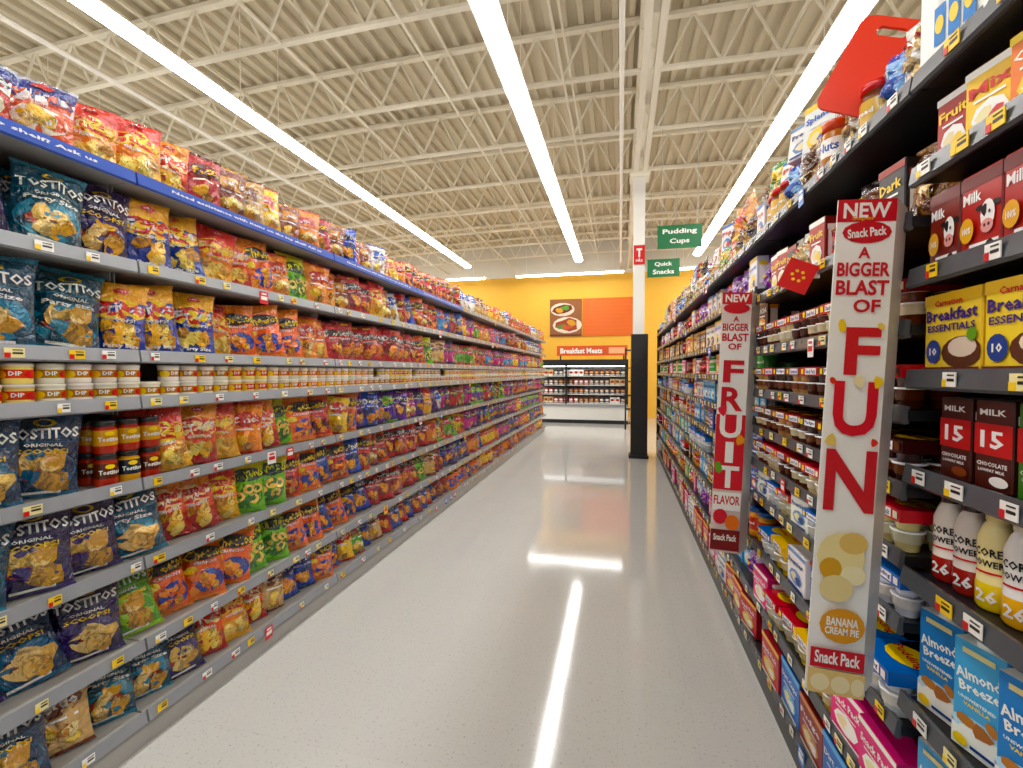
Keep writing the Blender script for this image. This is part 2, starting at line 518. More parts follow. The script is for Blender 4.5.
FARP = ['ly', 'ly', 'pk', 'og', 'pu', 'lg', 'wh', 'rd', 'br', 'kr', 'dp', 'dr', 'lb', 'lp', 'fu', 'co', 'db', 'cr', 'fs']
def farmix(seed, pool=None):
    rr = random.Random(seed); o = []
    for k in range(14):
        o += [rr.choice(pool or FARP)]*rr.randint(1, 4)
    return o
SEQ = {
 0: [(1.22, ['ru', 'ru', 'rw'], .155), (1.62, ['fo', 'fo', 'fr'], .14), (3.2, ['rd', 'br', 'kr', 'rd', 'br', 'og'], .14), (12, farmix(1, ['kr', 'og', 'rd', 'br', 'ly', 'rd', 'wh', 'cr', 'kr']), .15)],
 1: [(1.0, ['tn', 'tn'], .18), (1.42, ['tt', 'tn', 'tt'], .18), (1.72, ['fs', 'fs'], .16), (1.95, ['fo', 'fr'], .14), (2.2, ['co'], .155), (2.75, ['co', 'og', 'br'], .145), (3.5, ['dr', 'dr', 'rd', 'br'], .15), (4.2, ['db', 'wh', 'rd'], .15), (12, farmix(2, ['ly', 'ly', 'lg', 'kr', 'og', 'wh', 'lb', 'ly', 'dr', 'lp']), .165)],
 2: [(1.05, ['tn', 'tt', 'tt'], .18), (1.33, ['tt'], .18), (1.65, ['fs', 'fs'], .16), (1.92, ['fs', 'fo', 'fr'], .14), (2.3, ['co', 'co'], .155), (2.6, ['og', 'co'], .15), (3.9, ['dr', 'dr', 'dr'], .15), (12, farmix(3, ['ly', 'ly', 'og', 'pk', 'kr', 'lg', 'ly', 'cr', 'lb']), .165)],
 4: [(1.28, ['tb', 'tb', 'tt', 'tb'], .175), (1.48, 'J', .08), (1.9, ['fr', 'fo', 'fr'], .14), (2.15, ['fr', 'og'], .15), (2.9, ['ly', 'co', 'fu', 'fu', 'co', 'cr'], .15), (3.7, ['dp', 'dp', 'db', 'dp', 'pu'], .15), (4.9, ['dp', 'wh', 'pk', 'dp', 'lb'], .155), (12, farmix(4, ['pu', 'pk', 'ly', 'dp', 'rd', 'pk', 'db', 'lg']), .165)],
 5: [(1.42, ['tn', 'tn', 'tt', 'tt'], .17), (1.85, ['fr', 'fr', 'fo'], .13), (2.25, ['fu', 'fu'], .155), (2.7, ['co', 'cb', 'co'], .155), (3.0, ['db', 'cr'], .15), (4.2, ['dr', 'dr'], .155), (5.2, ['lg', 'fu', 'ly', 'cr'], .155), (12, farmix(5, ['pk', 'pk', 'pu', 'dp', 'og', 'db', 'ly', 'lp']), .165)],
 6: [(1.25, ['tn', 'tb', 'tn', 'tn'], .16), (1.55, ['tg', 'tg'], .155), (1.85, ['co', 'co'], .145), (2.15, ['fu', 'fu'], .15), (2.75, ['co', 'co', 'cb'], .15), (3.1, ['db', 'cb'], .15), (4.6, ['dr', 'dr'], .15), (5.4, ['db', 'db', 'dp'], .16), (12, farmix(6, ['pk', 'dp', 'ly', 'pu', 'db', 'pk', 'og']), .165)],
 7: [(1.05, ['tg', 'tb', 'tn'], .15), (1.6, ['tt', 'tn', 'kr', 'tt'], .145), (2.0, ['fr', 'fo', 'fr'], .135), (2.8, ['co', 'cb', 'db', 'cb'], .14), (3.3, ['db', 'lg'], .145), (4.4, ['dr', 'db'], .145), (12, farmix(7, ['co', 'kr', 'og', 'dr', 'ly', 'og', 'kr']), .16)],
}
def jar(sd):
    cap = hx('#2a2a2a'); body = random.Random(sd).choice([hx('#b52a14'), hx('#d8981c'), hx('#9c1c10')])
    lab = [hx('#1c2438'), hx('#c8a03c'), hx('#5c2a1c'), hx('#d8981c')][sd % 4]
    pr = [(.030, 0, body), (.036, .006, body), (.036, .03, lab), (.036, .075, lab), (.036, .085, body), (.028, .098, cap), (.032, .099, cap), (.032, .116, cap), (.030, .118, cap)]
    return make_lathe(A_jar, pr, [('t', 'Tostitos', 0, .45, .9, .14, W_), ('e', 0, .62, .2, .07, YEL)], .036, .118, 12)
JARS = [jar(i) for i in range(4)]
def tub(c1, c2, lid):
    pr = [(.034, 0, c1), (.037, .004, c1), (.037, .018, c2), (.037, .045, c1), (.037, .055, lid), (.039, .056, lid), (.039, .064, lid), (.035, .066, SIL)]
    return make_lathe(A_can, pr, [('t', 'DIP', 0, .5, .4, .2, W_), ('e', .5, .45, .24, .2, RED), ('e', -.5, .45, .24, .2, YEL)], .037, .066, 14)
TUBS = [tub(hx('#f6f0e0'), hx('#e8901c'), hx('#efeae0')), tub(hx('#f8e28a'), hx('#d8401c'), hx('#f0eadf')), tub(hx('#f6f0e0'), hx('#b07a2c'), hx('#efe9dc')), tub(hx('#f6ead0'), hx('#d87a20'), hx('#f6efdc'))]

def lookup(li, y):
    for ye, ks, p in SEQ[li]:
        if y < ye: return ks, p
    return SEQ[li][-1][1], .18

for li, z in enumerate(LEV_L):
    zt = z+.006
    if li == 3:
        y = Y0+.06
        blk = TUBS[0]; n = 0
        while y < YE-.05:
            if n <= 0: blk = random.choice(TUBS); n = random.randint(2, 6)
            n -= 1
            for k in range(2):
                if k == 1 and R(0, 1) < .12: continue
                place(blk, XL-.055, y+R(-.003, .003), zt+k*.0665, math.radians(90-R(0, 40)))
            if y < 6: place(blk, XL-.135, y, zt, math.radians(90))
            y += .082
        continue
    y = Y0+.1; n = 0
    while y < YE-.06:
        ks, p = lookup(li, y)
        if ks == 'J':
            for k in range(2):
                for dx in (.05, .13):
                    place(JARS[(n*2+k) % 4], XL-dx, y, zt+k*.119, math.radians(75))
            y += p; n += 1
            continue
        key = ks[n % len(ks)]
        if y > 1.75 and R(0, 1) < .13: key = random.choice(['ly', 'rd', 'og', 'cr', 'lg', 'pk', 'kr', 'fo', 'db', 'fu'])
        rz = math.radians(90-R(8, 38))
        lean = -math.radians(R(2, 14))
        sc = R(.94, 1.04)
        if li == 0: sc = R(.82, .99)
        t = get(key, y)
        low = li in (6, 7)
        sb = .084 + R(-.022, .022)
        if t.h*sc > .288: sc = .288/t.h
        if low: lean = -math.radians(R(12, 26))
        if li == 7: lean = -math.radians(R(10, 24)); sc = min(sc, .245/t.h*1.1)
        place(t, XL-sb, y, zt+.002, rz, lean, (sc*R(.95, 1.05), sc*R(.9, 1.15), sc), ry=math.radians(R(-9, 9)))
        if y < 7:
            t2 = random.choice(LIB[key][1])
            place(t2, XL-sb-.13, y+R(-.02, .02), zt+.002, math.radians(90-R(0, 20)), -math.radians(4), sc*.97)
        y += p*R(.90, 1.06); n += 1

# ------------------------------------------------------------------ right shelving
gr = empty('gondola_shelving')
B_frame = Acc('frame', M_BLACK, gr); B_lip = Acc('price_channels', M_DLIP, gr); B_tag = Acc('price_tags', M_CARD, gr)
YR0 = -1.21; YRE = 8.55
NEAR = [2.10, 1.89, 1.665, 1.44, 1.225, .99, .70, .40, .12]
SEC2 = [2.10, 1.80, 1.555, 1.357, 1.18, 1.02, .865, .62, .37, .12]
OTH = [2.10, 1.85, 1.62, 1.42, 1.22, 1.02, .82, .60, .36, .12]
nr = 8
addbox(B_frame, (XR+DEP, YR0, 0), (XR+DEP+.04, YRE, 2.2))
addbox(B_frame, (XR+.0, YR0, 0), (XR+DEP, YRE, .09))
addbox(B_frame, (XR-.0, YRE, 0), (XR+DEP+.04, YRE+.03, 2.2))
secs = []
for i in range(nr):
    a = YR0+i*SEC+.004; b = a+SEC-.008
    lv = NEAR if i < 2 else (SEC2 if i == 2 else OTH)
    secs.append((a, b, lv))
    addbox(B_frame, (XR+DEP-.05, a-.02, 0), (XR+DEP, a+.02, 2.24))
    for z in lv:
        addbox(B_frame, (XR+.004, a, z-.02), (XR+DEP, b, z+.004))
        for yy in (a+.002, b-.006):
            addbox(B_frame, (XR+.10, yy, z-.06), (XR+DEP, yy+.004, z-.02))
        t = Tpl()
        pr = [(XR+.006, z+.014), (XR-.004, z+.016), (XR-.010, z-.022), (XR-.004, z-.028), (XR+.006, z-.026)]
        P = [(px, a, pz) for px, pz in pr]+[(px, b, pz) for px, pz in pr]
        F = [(k+5, (k+1) % 5+5, (k+1) % 5, k) for k in range(5)]+[(0, 1, 2, 3, 4), (9, 8, 7, 6, 5)]
        t.add(P, F, g); B_lip.place(t, (0, 0, 0))
        y = a+.06
        while y < b-.04:
            tag(B_tag, 1, XR-.0105, y, z-.005)
            y += R(.07, .18)

A_milk = Acc('almond_milk_cartons', M_CARD); A_bott = Acc('protein_shake_bottles', M_PLAS); A_prot = Acc('protein_milk_cartons', M_CARD)
A_brk = Acc('breakfast_drink_boxes', M_CARD); A_cow = Acc('milk_snack_boxes', M_CARD); A_pud = Acc('pudding_cup_packs', M_PLAS)
A_gro = Acc('assorted_grocery_boxes', M_CARD); A_sn2 = Acc('assorted_snack_pouches', M_FOIL); A_jr2 = Acc('assorted_jars', M_PLAS)
A_sq = Acc('fruit_pouch_boxes', M_CARD)
DB = hx('#1c3f86')
def milk(v):
    base = [hx('#2f80c8'), hx('#62acdc'), hx('#2a6cb8')][v]
    return make_box(A_milk, .092, .205, .062, base, hx('#4f98d0'),
        [('r', 0, .10, 1, .20, W_), ('e', 0, .24, .5, .09, hx('#bfe0f4')), ('e', .05, .18, .42, .07, W_), ('t', 'Almond', -.02, .72, .84, .10, W_, .15), ('t', 'Breeze', .02, .61, .76, .09, W_, .15),
         ('r', 0, .92, .6, .05, hx('#e8d9a0')), ('c', -.2, .28, .17, .06, TAN2), ('c', .1, .25, .19, .065, hx('#a8642c')), ('c', .28, .34, .13, .05, TAN2), ('t', 'UNSWEETENED', 0, .49, .7, .03, W_), ('t', 'VANILLA', 0, .44, .5, .035, YEL), ('e', -.3, .08, .14, .05, YEL), ('r', .15, .07, .5, .03, DB)],
        topc=W_, sided=[('r', 0, .12, 1, .24, W_), ('r', 0, .5, .7, .25, hx('#d5e6f2')), ('t', 'Almond', 0, .8, .8, .08, W_)], cap=W_)
MILK = [milk(i) for i in range(3)]
def bott(c, capc, body=W_):
    pr = [(.026, 0, c), (.030, .006, c), (.030, .05, c), (.029, .052, body), (.0275, .085, body), (.029, .115, body), (.029, .135, body), (.021, .158, body), (.016, .168, body), (.0175, .170, capc), (.0175, .190, capc), (.015, .193, capc)]
    return make_lathe(A_bott, pr, [('t', 'CORE', 0, .58, .75, .085, BLK), ('t', 'POWER', 0, .47, .85, .07, BLK), ('t', '26', 0, .15, .55, .13, W_), ('r', 0, .38, .7, .02, RED)], .029, .193, 18)
BOT = [bott(hx('#a82018'), hx('#3a2018'), hx('#f0e6da')), bott(hx('#f0b41c'), hx('#f8f0d8')), bott(hx('#ecd02c'), hx('#f0e0a0'), hx('#f6eab0'))]
def prot(c, c2):
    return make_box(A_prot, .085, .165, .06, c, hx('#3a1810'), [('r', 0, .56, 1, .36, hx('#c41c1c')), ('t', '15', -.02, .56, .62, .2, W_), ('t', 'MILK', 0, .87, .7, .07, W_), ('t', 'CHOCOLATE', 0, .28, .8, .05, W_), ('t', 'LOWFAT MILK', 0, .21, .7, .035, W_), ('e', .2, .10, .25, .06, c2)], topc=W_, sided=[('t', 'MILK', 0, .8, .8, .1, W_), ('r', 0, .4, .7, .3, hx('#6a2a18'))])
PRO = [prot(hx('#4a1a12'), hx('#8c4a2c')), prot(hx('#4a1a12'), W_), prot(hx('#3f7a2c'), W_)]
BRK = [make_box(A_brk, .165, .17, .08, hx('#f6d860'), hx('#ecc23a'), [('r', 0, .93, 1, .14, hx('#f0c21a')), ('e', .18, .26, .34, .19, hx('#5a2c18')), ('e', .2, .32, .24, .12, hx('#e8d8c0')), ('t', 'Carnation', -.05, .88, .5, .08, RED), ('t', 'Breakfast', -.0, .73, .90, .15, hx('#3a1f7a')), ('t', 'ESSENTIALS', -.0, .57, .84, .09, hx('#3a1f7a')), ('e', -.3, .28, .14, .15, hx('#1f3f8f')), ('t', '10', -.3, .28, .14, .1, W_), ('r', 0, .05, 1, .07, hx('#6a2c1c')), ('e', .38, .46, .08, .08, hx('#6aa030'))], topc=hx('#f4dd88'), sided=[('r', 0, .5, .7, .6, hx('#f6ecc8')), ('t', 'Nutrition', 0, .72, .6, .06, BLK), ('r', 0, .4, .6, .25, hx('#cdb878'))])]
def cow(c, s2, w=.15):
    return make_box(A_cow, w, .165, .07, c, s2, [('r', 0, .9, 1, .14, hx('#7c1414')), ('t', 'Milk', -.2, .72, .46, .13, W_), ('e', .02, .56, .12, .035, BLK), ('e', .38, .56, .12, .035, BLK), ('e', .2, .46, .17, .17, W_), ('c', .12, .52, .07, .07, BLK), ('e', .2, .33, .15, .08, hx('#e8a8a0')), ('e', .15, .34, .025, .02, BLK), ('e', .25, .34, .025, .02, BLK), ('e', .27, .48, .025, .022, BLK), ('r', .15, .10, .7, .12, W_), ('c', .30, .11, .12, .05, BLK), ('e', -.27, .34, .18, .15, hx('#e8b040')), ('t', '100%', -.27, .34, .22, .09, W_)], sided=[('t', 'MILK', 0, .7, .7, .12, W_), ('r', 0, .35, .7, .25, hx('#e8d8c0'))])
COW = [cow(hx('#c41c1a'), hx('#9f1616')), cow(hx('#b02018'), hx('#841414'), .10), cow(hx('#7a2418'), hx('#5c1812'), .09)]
def squeeze(c):
    d = [('t', 'Fruit', -.1, .82, .5, .13, hx('#2a8a3a')), ('r', 0, .97, 1, .06, c)]
    for k in range(3):
        d += [('r', -.2+.2*k, .36, .15, .42, c), ('r', -.2+.2*k, .61, .05, .08, hx('#e8e4dc')), ('e', -.2+.2*k, .36, .06, .10, hx('#f6d060'))]
    return make_box(A_sq, .16, .17, .10, W_, hx('#e8e6e0'), d, sided=[('r', 0, .5, .7, .5, c), ('t', 'Fruit', 0, .85, .6, .12, c)])
SQ = [squeeze(hx('#5ab03c')), squeeze(hx('#d84a3c')), squeeze(hx('#e8982c')), squeeze(hx('#3a80c8'))]

def pudding(c1, c2, sl, txt='Snack Pack', band=.030):
    t = Tpl(A_pud); t.w = .145; t.h = .125
    for lv in range(2):
        for cx in (-.036, .036):
            for cy in (-.036, .036):
                t.lathe([(.023, 0, c1), (.027, .02, c1), (.030, .022, c2), (.032, .045, c2), (.035, .046, W_), (.035, .05, W_), (.033, .0505, SIL)], cx, cy, 10, lv*.051)
    z0 = .104-band
    t.box((-.072, -.073, z0), (.072, .073, .104), sl, sl, sl)
    decorate(t, lambda px, pz, off: (px, -.073-off, pz+z0), .144, band, [('r', 0, .5, .52, .70, W_), ('t', txt, 0, .5, .46, .5, hx('#1f3f8f')), ('r', .38, .5, .12, .6, c2), ('r', -.38, .5, .12, .6, YEL)], off=.0006)
    decorate(t, lambda px, pz, off: (px, pz-.065, .104+off), .144, .13, [('e', 0, .5, .35, .3, YEL), ('t', txt, 0, .5, .7, .2, RED)], off=.0006)
    return t
PUD = [pudding(hx('#4a2010'), hx('#5c2814'), hx('#b81c24')), pudding(hx('#6a3018'), hx('#f0e0bc'), hx('#8a1820')), pudding(hx('#f4e0a4'), hx('#f6ecd0'), hx('#d01a2a')), pudding(hx('#f0c850'), hx('#f8e8a8'), hx('#f4c020')), pudding(hx('#e6ecf4'), hx('#f8f6f0'), hx('#2468c0'), 'Pudding'), pudding(hx('#3c1a10'), hx('#7a4024'), hx('#3a1614'), 'Fudge'), pudding(hx('#d8a868'), hx('#8a4a24'), hx('#7a2a18'), 'Caramel')]

def gbox(c, s, t1, tc, oc, w=.11, h=.16, d=.05):
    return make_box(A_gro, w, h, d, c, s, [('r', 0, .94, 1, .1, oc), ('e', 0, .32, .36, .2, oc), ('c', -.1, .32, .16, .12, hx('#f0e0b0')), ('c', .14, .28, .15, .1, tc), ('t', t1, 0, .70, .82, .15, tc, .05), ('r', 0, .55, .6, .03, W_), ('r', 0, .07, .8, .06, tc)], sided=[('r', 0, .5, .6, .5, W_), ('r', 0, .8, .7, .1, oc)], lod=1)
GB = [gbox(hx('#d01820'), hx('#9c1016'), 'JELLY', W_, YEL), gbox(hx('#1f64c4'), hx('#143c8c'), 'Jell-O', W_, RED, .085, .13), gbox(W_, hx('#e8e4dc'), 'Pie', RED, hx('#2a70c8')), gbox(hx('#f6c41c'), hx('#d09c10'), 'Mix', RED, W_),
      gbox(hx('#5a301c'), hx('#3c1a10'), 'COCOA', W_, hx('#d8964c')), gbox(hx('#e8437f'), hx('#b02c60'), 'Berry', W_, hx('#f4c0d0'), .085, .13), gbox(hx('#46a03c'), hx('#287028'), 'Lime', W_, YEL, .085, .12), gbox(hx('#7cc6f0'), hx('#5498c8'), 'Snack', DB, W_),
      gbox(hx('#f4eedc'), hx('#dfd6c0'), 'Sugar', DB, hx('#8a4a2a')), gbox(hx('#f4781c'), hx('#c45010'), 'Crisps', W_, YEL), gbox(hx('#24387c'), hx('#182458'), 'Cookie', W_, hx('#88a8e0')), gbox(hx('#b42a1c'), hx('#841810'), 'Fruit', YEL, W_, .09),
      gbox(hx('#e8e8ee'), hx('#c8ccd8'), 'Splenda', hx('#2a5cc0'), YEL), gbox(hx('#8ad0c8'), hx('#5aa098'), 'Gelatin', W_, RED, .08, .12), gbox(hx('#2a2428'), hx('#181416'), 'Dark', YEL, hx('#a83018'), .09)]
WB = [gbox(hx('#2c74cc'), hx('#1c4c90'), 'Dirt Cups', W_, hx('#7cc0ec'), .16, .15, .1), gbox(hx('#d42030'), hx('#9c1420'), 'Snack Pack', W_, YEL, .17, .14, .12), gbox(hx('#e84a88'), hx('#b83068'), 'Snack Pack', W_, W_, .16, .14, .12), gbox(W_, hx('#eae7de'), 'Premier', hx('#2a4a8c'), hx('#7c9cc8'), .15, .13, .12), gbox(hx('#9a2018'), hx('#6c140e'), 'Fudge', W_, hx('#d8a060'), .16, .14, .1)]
def pouch(c, t1, tc, oc, s):
    d = [('e', 0, .68, .4, .16, oc), ('t', t1, 0, .68, .66, .13, tc, .06)]+chips(5, .14, .42, [TAN3, oc, TAN], .13, s, .26)
    return make_bag(A_sn2, .14, .19, .06, c, d, s, 1 if s % 2 else 0)
PO = [pouch(hx('#9a662c'), 'Nuts', W_, hx('#5a2c18'), 1), pouch(hx('#d81c20'), 'Gummy', YEL, hx('#8c1014'), 2), pouch(hx('#e4e0d8'), 'Candy', RED, hx('#c8a468'), 3), pouch(hx('#1f54b4'), 'Trail', W_, hx('#8cb8e8'), 4), pouch(hx('#3c8a30'), 'Fruit', W_, YEL, 5), pouch(hx('#f0981c'), 'Crunch', W_, RED, 6), pouch(hx('#2a1c20'), 'Choco', YEL, hx('#6a3418'), 7), pouch(hx('#8a3aa8'), 'Berry', W_, hx('#c8a0e0'), 8), pouch(hx('#f05a98'), 'Sweet', W_, hx('#f8d0e0'), 9)]
def jar2(c, cap, lab):
    return make_lathe(A_jr2, [(.034, 0, c), (.038, .006, c), (.038, .03, lab), (.038, .09, c), (.032, .112, cap), (.036, .113, cap), (.036, .132, cap), (.034, .134, cap)], [('t', 'Spread', 0, .45, .8, .12, W_)], .038, .134, 12)
J2 = [jar2(hx('#7a3c1c'), RED, hx('#d8b060')), jar2(hx('#e8a040'), hx('#2c5ca8'), hx('#b83018')), jar2(hx('#f0e4c8'), hx('#2a7a3a'), hx('#4a9a4a'))]

def fill(items, z, a, b, setb=.03, gap=.004, hmax=.2, rows=2, jit=8, run=(2, 4)):
    y = a+.01; cur = None; n = 0; m = 1.0
    while True:
        if n <= 0:
            cur = random.choice(items); n = random.randint(*run)
            m = min(1.18, hmax/cur.h)*R(.88, 1.0)
        n -= 1
        w = cur.w*m
        if y+w > b-.005: break
        isbag = cur.acc in (A_sn2,)
        if isbag: w *= .8
        dd = R(-.008, .02)
        for k in range(rows):
            place(cur, XR+setb+.035+dd+k*.1, y+w/2, z+.006, math.radians(-90+R(-2, jit)+(14 if isbag else 0)), -math.radians(R(3, 9)) if isbag else 0, m)
        if cur.acc is A_gro and cur.h*m*2 < hmax:
            place(cur, XR+setb+.035, y+w/2, z+.006+cur.h*m, math.radians(-90+R(0, jit)), 0, m)
        y += w+gap
def seqfill(seq, z, a, b, setb=.03, gap=.006, rows=2, jit=5, sc=1.0, rev=False, turn=0, start=.008, stack=False):
    i = 0; pos = start; L = b-a
    while True:
        cur = seq[i % len(seq)]; i += 1
        w = cur.w*sc
        if pos+w > L: break
        y = (b-pos-w/2) if rev else (a+pos+w/2)
        for k in range(rows):
            place(cur, XR+setb+.035+k*(.085), y, z+.006, math.radians(-90+turn+R(0, jit)), 0, sc)
        if stack: place(cur, XR+setb+.06, y+R(-.01, .01), z+.006+cur.h*sc, math.radians(-90+R(-4, 8)), 0, sc)
        pos += w+gap

for i, (a, b, lv) in enumerate(secs):
    if i < 2:
        seqfill([SQ[3], SQ[0], SQ[2], SQ[0], SQ[1]], lv[0], a, b, rev=True, turn=8, sc=1.1, stack=True)
        seqfill([GB[11], GB[3], GB[9], GB[11], PO[5], GB[0], GB[3], GB[9]], lv[1], a, b, rev=True, sc=.92, turn=8)
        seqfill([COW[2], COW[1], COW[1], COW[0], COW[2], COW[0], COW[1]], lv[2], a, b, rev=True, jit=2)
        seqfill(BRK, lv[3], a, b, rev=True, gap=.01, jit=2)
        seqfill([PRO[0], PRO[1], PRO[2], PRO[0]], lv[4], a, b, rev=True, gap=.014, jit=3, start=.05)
        seqfill([BOT[0], BOT[0], BOT[2], BOT[1], BOT[1], BOT[1], BOT[2]], lv[5], a, b, rev=True, gap=.006, jit=6, turn=26, rows=4)
        seqfill([MILK[0], MILK[1], MILK[0], MILK[2], MILK[1]], lv[6], a, b, rev=True, gap=.014, jit=8, turn=10, sc=1.05)
        seqfill([MILK[1], MILK[0], MILK[2]], lv[7], a, b, rev=True, gap=.014, jit=6, turn=8, sc=1.05)
        seqfill([WB[0], WB[1]], lv[8], a, b)
    elif i == 2:
        fill([PO[2], PO[0], J2[0], PO[3], PO[4]], lv[0], a, b, hmax=.22, run=(1, 2), gap=0)
        fill([PO[0], PO[1], PO[6], GB[11], PO[2], GB[14]], lv[1], a, b, hmax=.2, run=(1, 2), gap=0)
        seqfill([PUD[1], PUD[0], PUD[2]], lv[2], a, b)
        seqfill([PUD[0], PUD[6], PUD[5]], lv[3], a, b)
        seqfill([PUD[5], PUD[1], PUD[6]], lv[4], a, b)
        seqfill([PUD[2], PUD[1], PUD[0]], lv[5], a, b, sc=.98)
        seqfill([PUD[4], WB[3], PUD[2]], lv[6], a, b, sc=.95)
        fill([PUD[3], PUD[4], WB[3], GB[1], J2[1]], lv[7], a, b, hmax=.19, run=(1, 2))
        fill([PUD[2], WB[2], PUD[3], PO[8], GB[14]], lv[8], a, b, hmax=.19, run=(1, 2))
        seqfill([WB[1], WB[0], WB[4], WB[0]], lv[9], a, b, sc=1.2)
    else:
        for j, z in enumerate(lv):
            gapz = .22 if j == 0 else lv[j-1]-z-.035
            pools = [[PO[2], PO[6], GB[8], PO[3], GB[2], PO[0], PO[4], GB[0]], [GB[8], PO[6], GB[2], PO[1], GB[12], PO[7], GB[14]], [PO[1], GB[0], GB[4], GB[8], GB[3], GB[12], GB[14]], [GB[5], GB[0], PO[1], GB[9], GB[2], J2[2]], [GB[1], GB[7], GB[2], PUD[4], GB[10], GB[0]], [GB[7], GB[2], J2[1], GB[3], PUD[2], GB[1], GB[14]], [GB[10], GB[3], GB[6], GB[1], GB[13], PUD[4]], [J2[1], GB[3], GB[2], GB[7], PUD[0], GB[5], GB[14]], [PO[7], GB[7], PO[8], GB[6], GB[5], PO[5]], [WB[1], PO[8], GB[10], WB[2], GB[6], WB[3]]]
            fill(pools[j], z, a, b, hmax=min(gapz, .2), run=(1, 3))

# overstock piled on the right shelf top
y = .35
while y < 8.3:
    it = random.choice([PO[2], PO[6], PO[0], GB[2], GB[8], PO[4], GB[12], PO[7], GB[0], GB[10], PO[1], WB[3], PO[5]])
    if y > 1.8:
        place(it, XR+.15+R(-.05, .02), y, 2.27+R(-.01, .05), math.radians(-90+R(-10, 30)), -math.radians(R(0, 12)), R(.9, 1.3))
    y += R(.10, .18)

# ---- red board leaning on the shelf top
t = Tpl()
pts = []
def rrect(w, h, r, n=5):
    o = []
    for cx, cz, a0 in ((w/2-r, h/2-r, 0), (-w/2+r, h/2-r, 90), (-w/2+r, -h/2+r, 180), (w/2-r, -h/2+r, 270)):
        for k in range(n+1):
            a = math.radians(a0+90*k/n); o.append((cx+r*math.cos(a), cz+r*math.sin(a)))
    return o
ro = rrect(.18, .26, .03); ri = rrect(.075, .024, .010)
ri = [(x, z+.093) for x, z in ri]
n = len(ro)
for y in (-.006, .006):
    for p in (ro, ri):
        pts += [(x, y, z) for x, z in p]
F = []
for k in range(n):
    j = (k+1) % n
    F.append((k, j, n+j, n+k)); F.append((2*n+k, 3*n+k, 3*n+j, 2*n+j)); F.append((k, 2*n+k, 2*n+j, j)); F.append((n+k, n+j, 3*n+j, 3*n+k))
t.add(pts, F, hx('#ee3a1a'))
A = Acc('cutting_board', M_PLAS); A.place(t, (XR+.06, 1.55, 2.325), math.radians(-18), 0, math.radians(28))
a_jar = Acc('nut_jar', M_PLAS)
tj = make_lathe(a_jar, [(.045, 0, hx('#b87a3c')), (.05, .01, hx('#b87a3c')), (.05, .12, hx('#c88a48')), (.045, .13, RED), (.05, .131, hx('#d04a20')), (.05, .165, hx('#d04a20')), (.048, .168, hx('#d04a20'))], [('r', 0, .4, 1.1, .4, W_), ('t', 'Nuts', 0, .42, .8, .2, hx('#2c5ca8'))], .05, .168, 18)
a_jar.place(tj, (XR+.035, 1.70, 2.107), math.radians(-60), 0, 0, .85)

# ------------------------------------------------------------------ banners
def banner(name, h, w, design, x, y, ztop, lean, base):
    acc = Acc(name, M_CARD)
    t = Tpl()
    t.box((-w/2, 0, -h), (w/2, .003, 0), base, base)
    decorate(t, lambda px, pz, off: (px, -off, pz-h), w, h, design, off=.0005, res=3)
    P = [(w/2, 0, -h), (w/2, 0, 0), (w/2+.055, .07, 0), (w/2+.055, .07, -h), (w/2, .003, -h), (w/2, .003, 0), (w/2+.053, .072, 0), (w/2+.053, .072, -h)]
    t.add(P, [(0, 3, 2, 1), (4, 5, 6, 7), (3, 7, 6, 2), (1, 2, 6, 5)], W_)
    acc.place(t, (x, y, ztop), 0, 0, lean)
RD = hx('#cc1826')
bd = [('r', 0, .978, 1, .044, RD), ('t', 'NEW', 0, .978, .8, .030, W_), ('e', .02, .935, .42, .022, RD), ('t', 'Super', -.05, .962, .4, .010, hx('#e8a01c')), ('t', 'Snack Pack', .02, .935, .66, .018, W_, .1),
      ('t', 'A', 0, .895, .2, .022, RD), ('t', 'BIGGER', 0, .862, .90, .028, RD), ('t', 'BLAST', 0, .826, .90, .030, RD), ('t', 'OF', .1, .790, .46, .026, RD),
      ('t', 'F', .08, .70, .60, .095, hx('#d42630')), ('t', 'U', .02, .585, .76, .11, hx('#dd4048')), ('t', 'N', .02, .44, .88, .125, RD),
      ('c', -.3, .75, .08, .012, YEL), ('c', .38, .64, .08, .012, YEL), ('c', -.36, .52, .10, .012, hx('#f2d27a')), ('c', -.40, .64, .05, .008, hx('#e6483a')), ('c', .38, .52, .06, .008, hx('#e6483a')), ('c', .36, .75, .06, .008, hx('#f2d27a')), ('c', .05, .64, .10, .012, hx('#f6e6b8')),
      ('e', -.05, .285, .42, .05, hx('#f2e2a8')), ('e', .15, .315, .25, .022, hx('#e3c47a')), ('e', -.22, .26, .2, .022, hx('#d9a84a')), ('e', .18, .25, .22, .02, hx('#f7ecc0')), ('e', -.1, .22, .3, .028, hx('#ecd9a0')),
      ('e', .05, .145, .4, .036, hx('#e39a1c')), ('t', 'BANANA', .05, .153, .56, .018, W_), ('t', 'CREAM PIE', .05, .134, .6, .015, W_),
      ('r', 0, .075, .95, .04, RD), ('t', 'Snack Pack', 0, .077, .8, .026, W_), ('r', 0, .027, 1, .05, hx('#e8c98a')), ('e', -.28, .025, .17, .018, hx('#f4e4b8')), ('e', .08, .025, .17, .018, hx('#f4e4b8')), ('e', .38, .025, .12, .018, hx('#f4e4b8'))]
banner('promotional_shelf_banner', 1.13, .115, bd, .535, 1.19, 1.835, math.radians(2.6), W_)
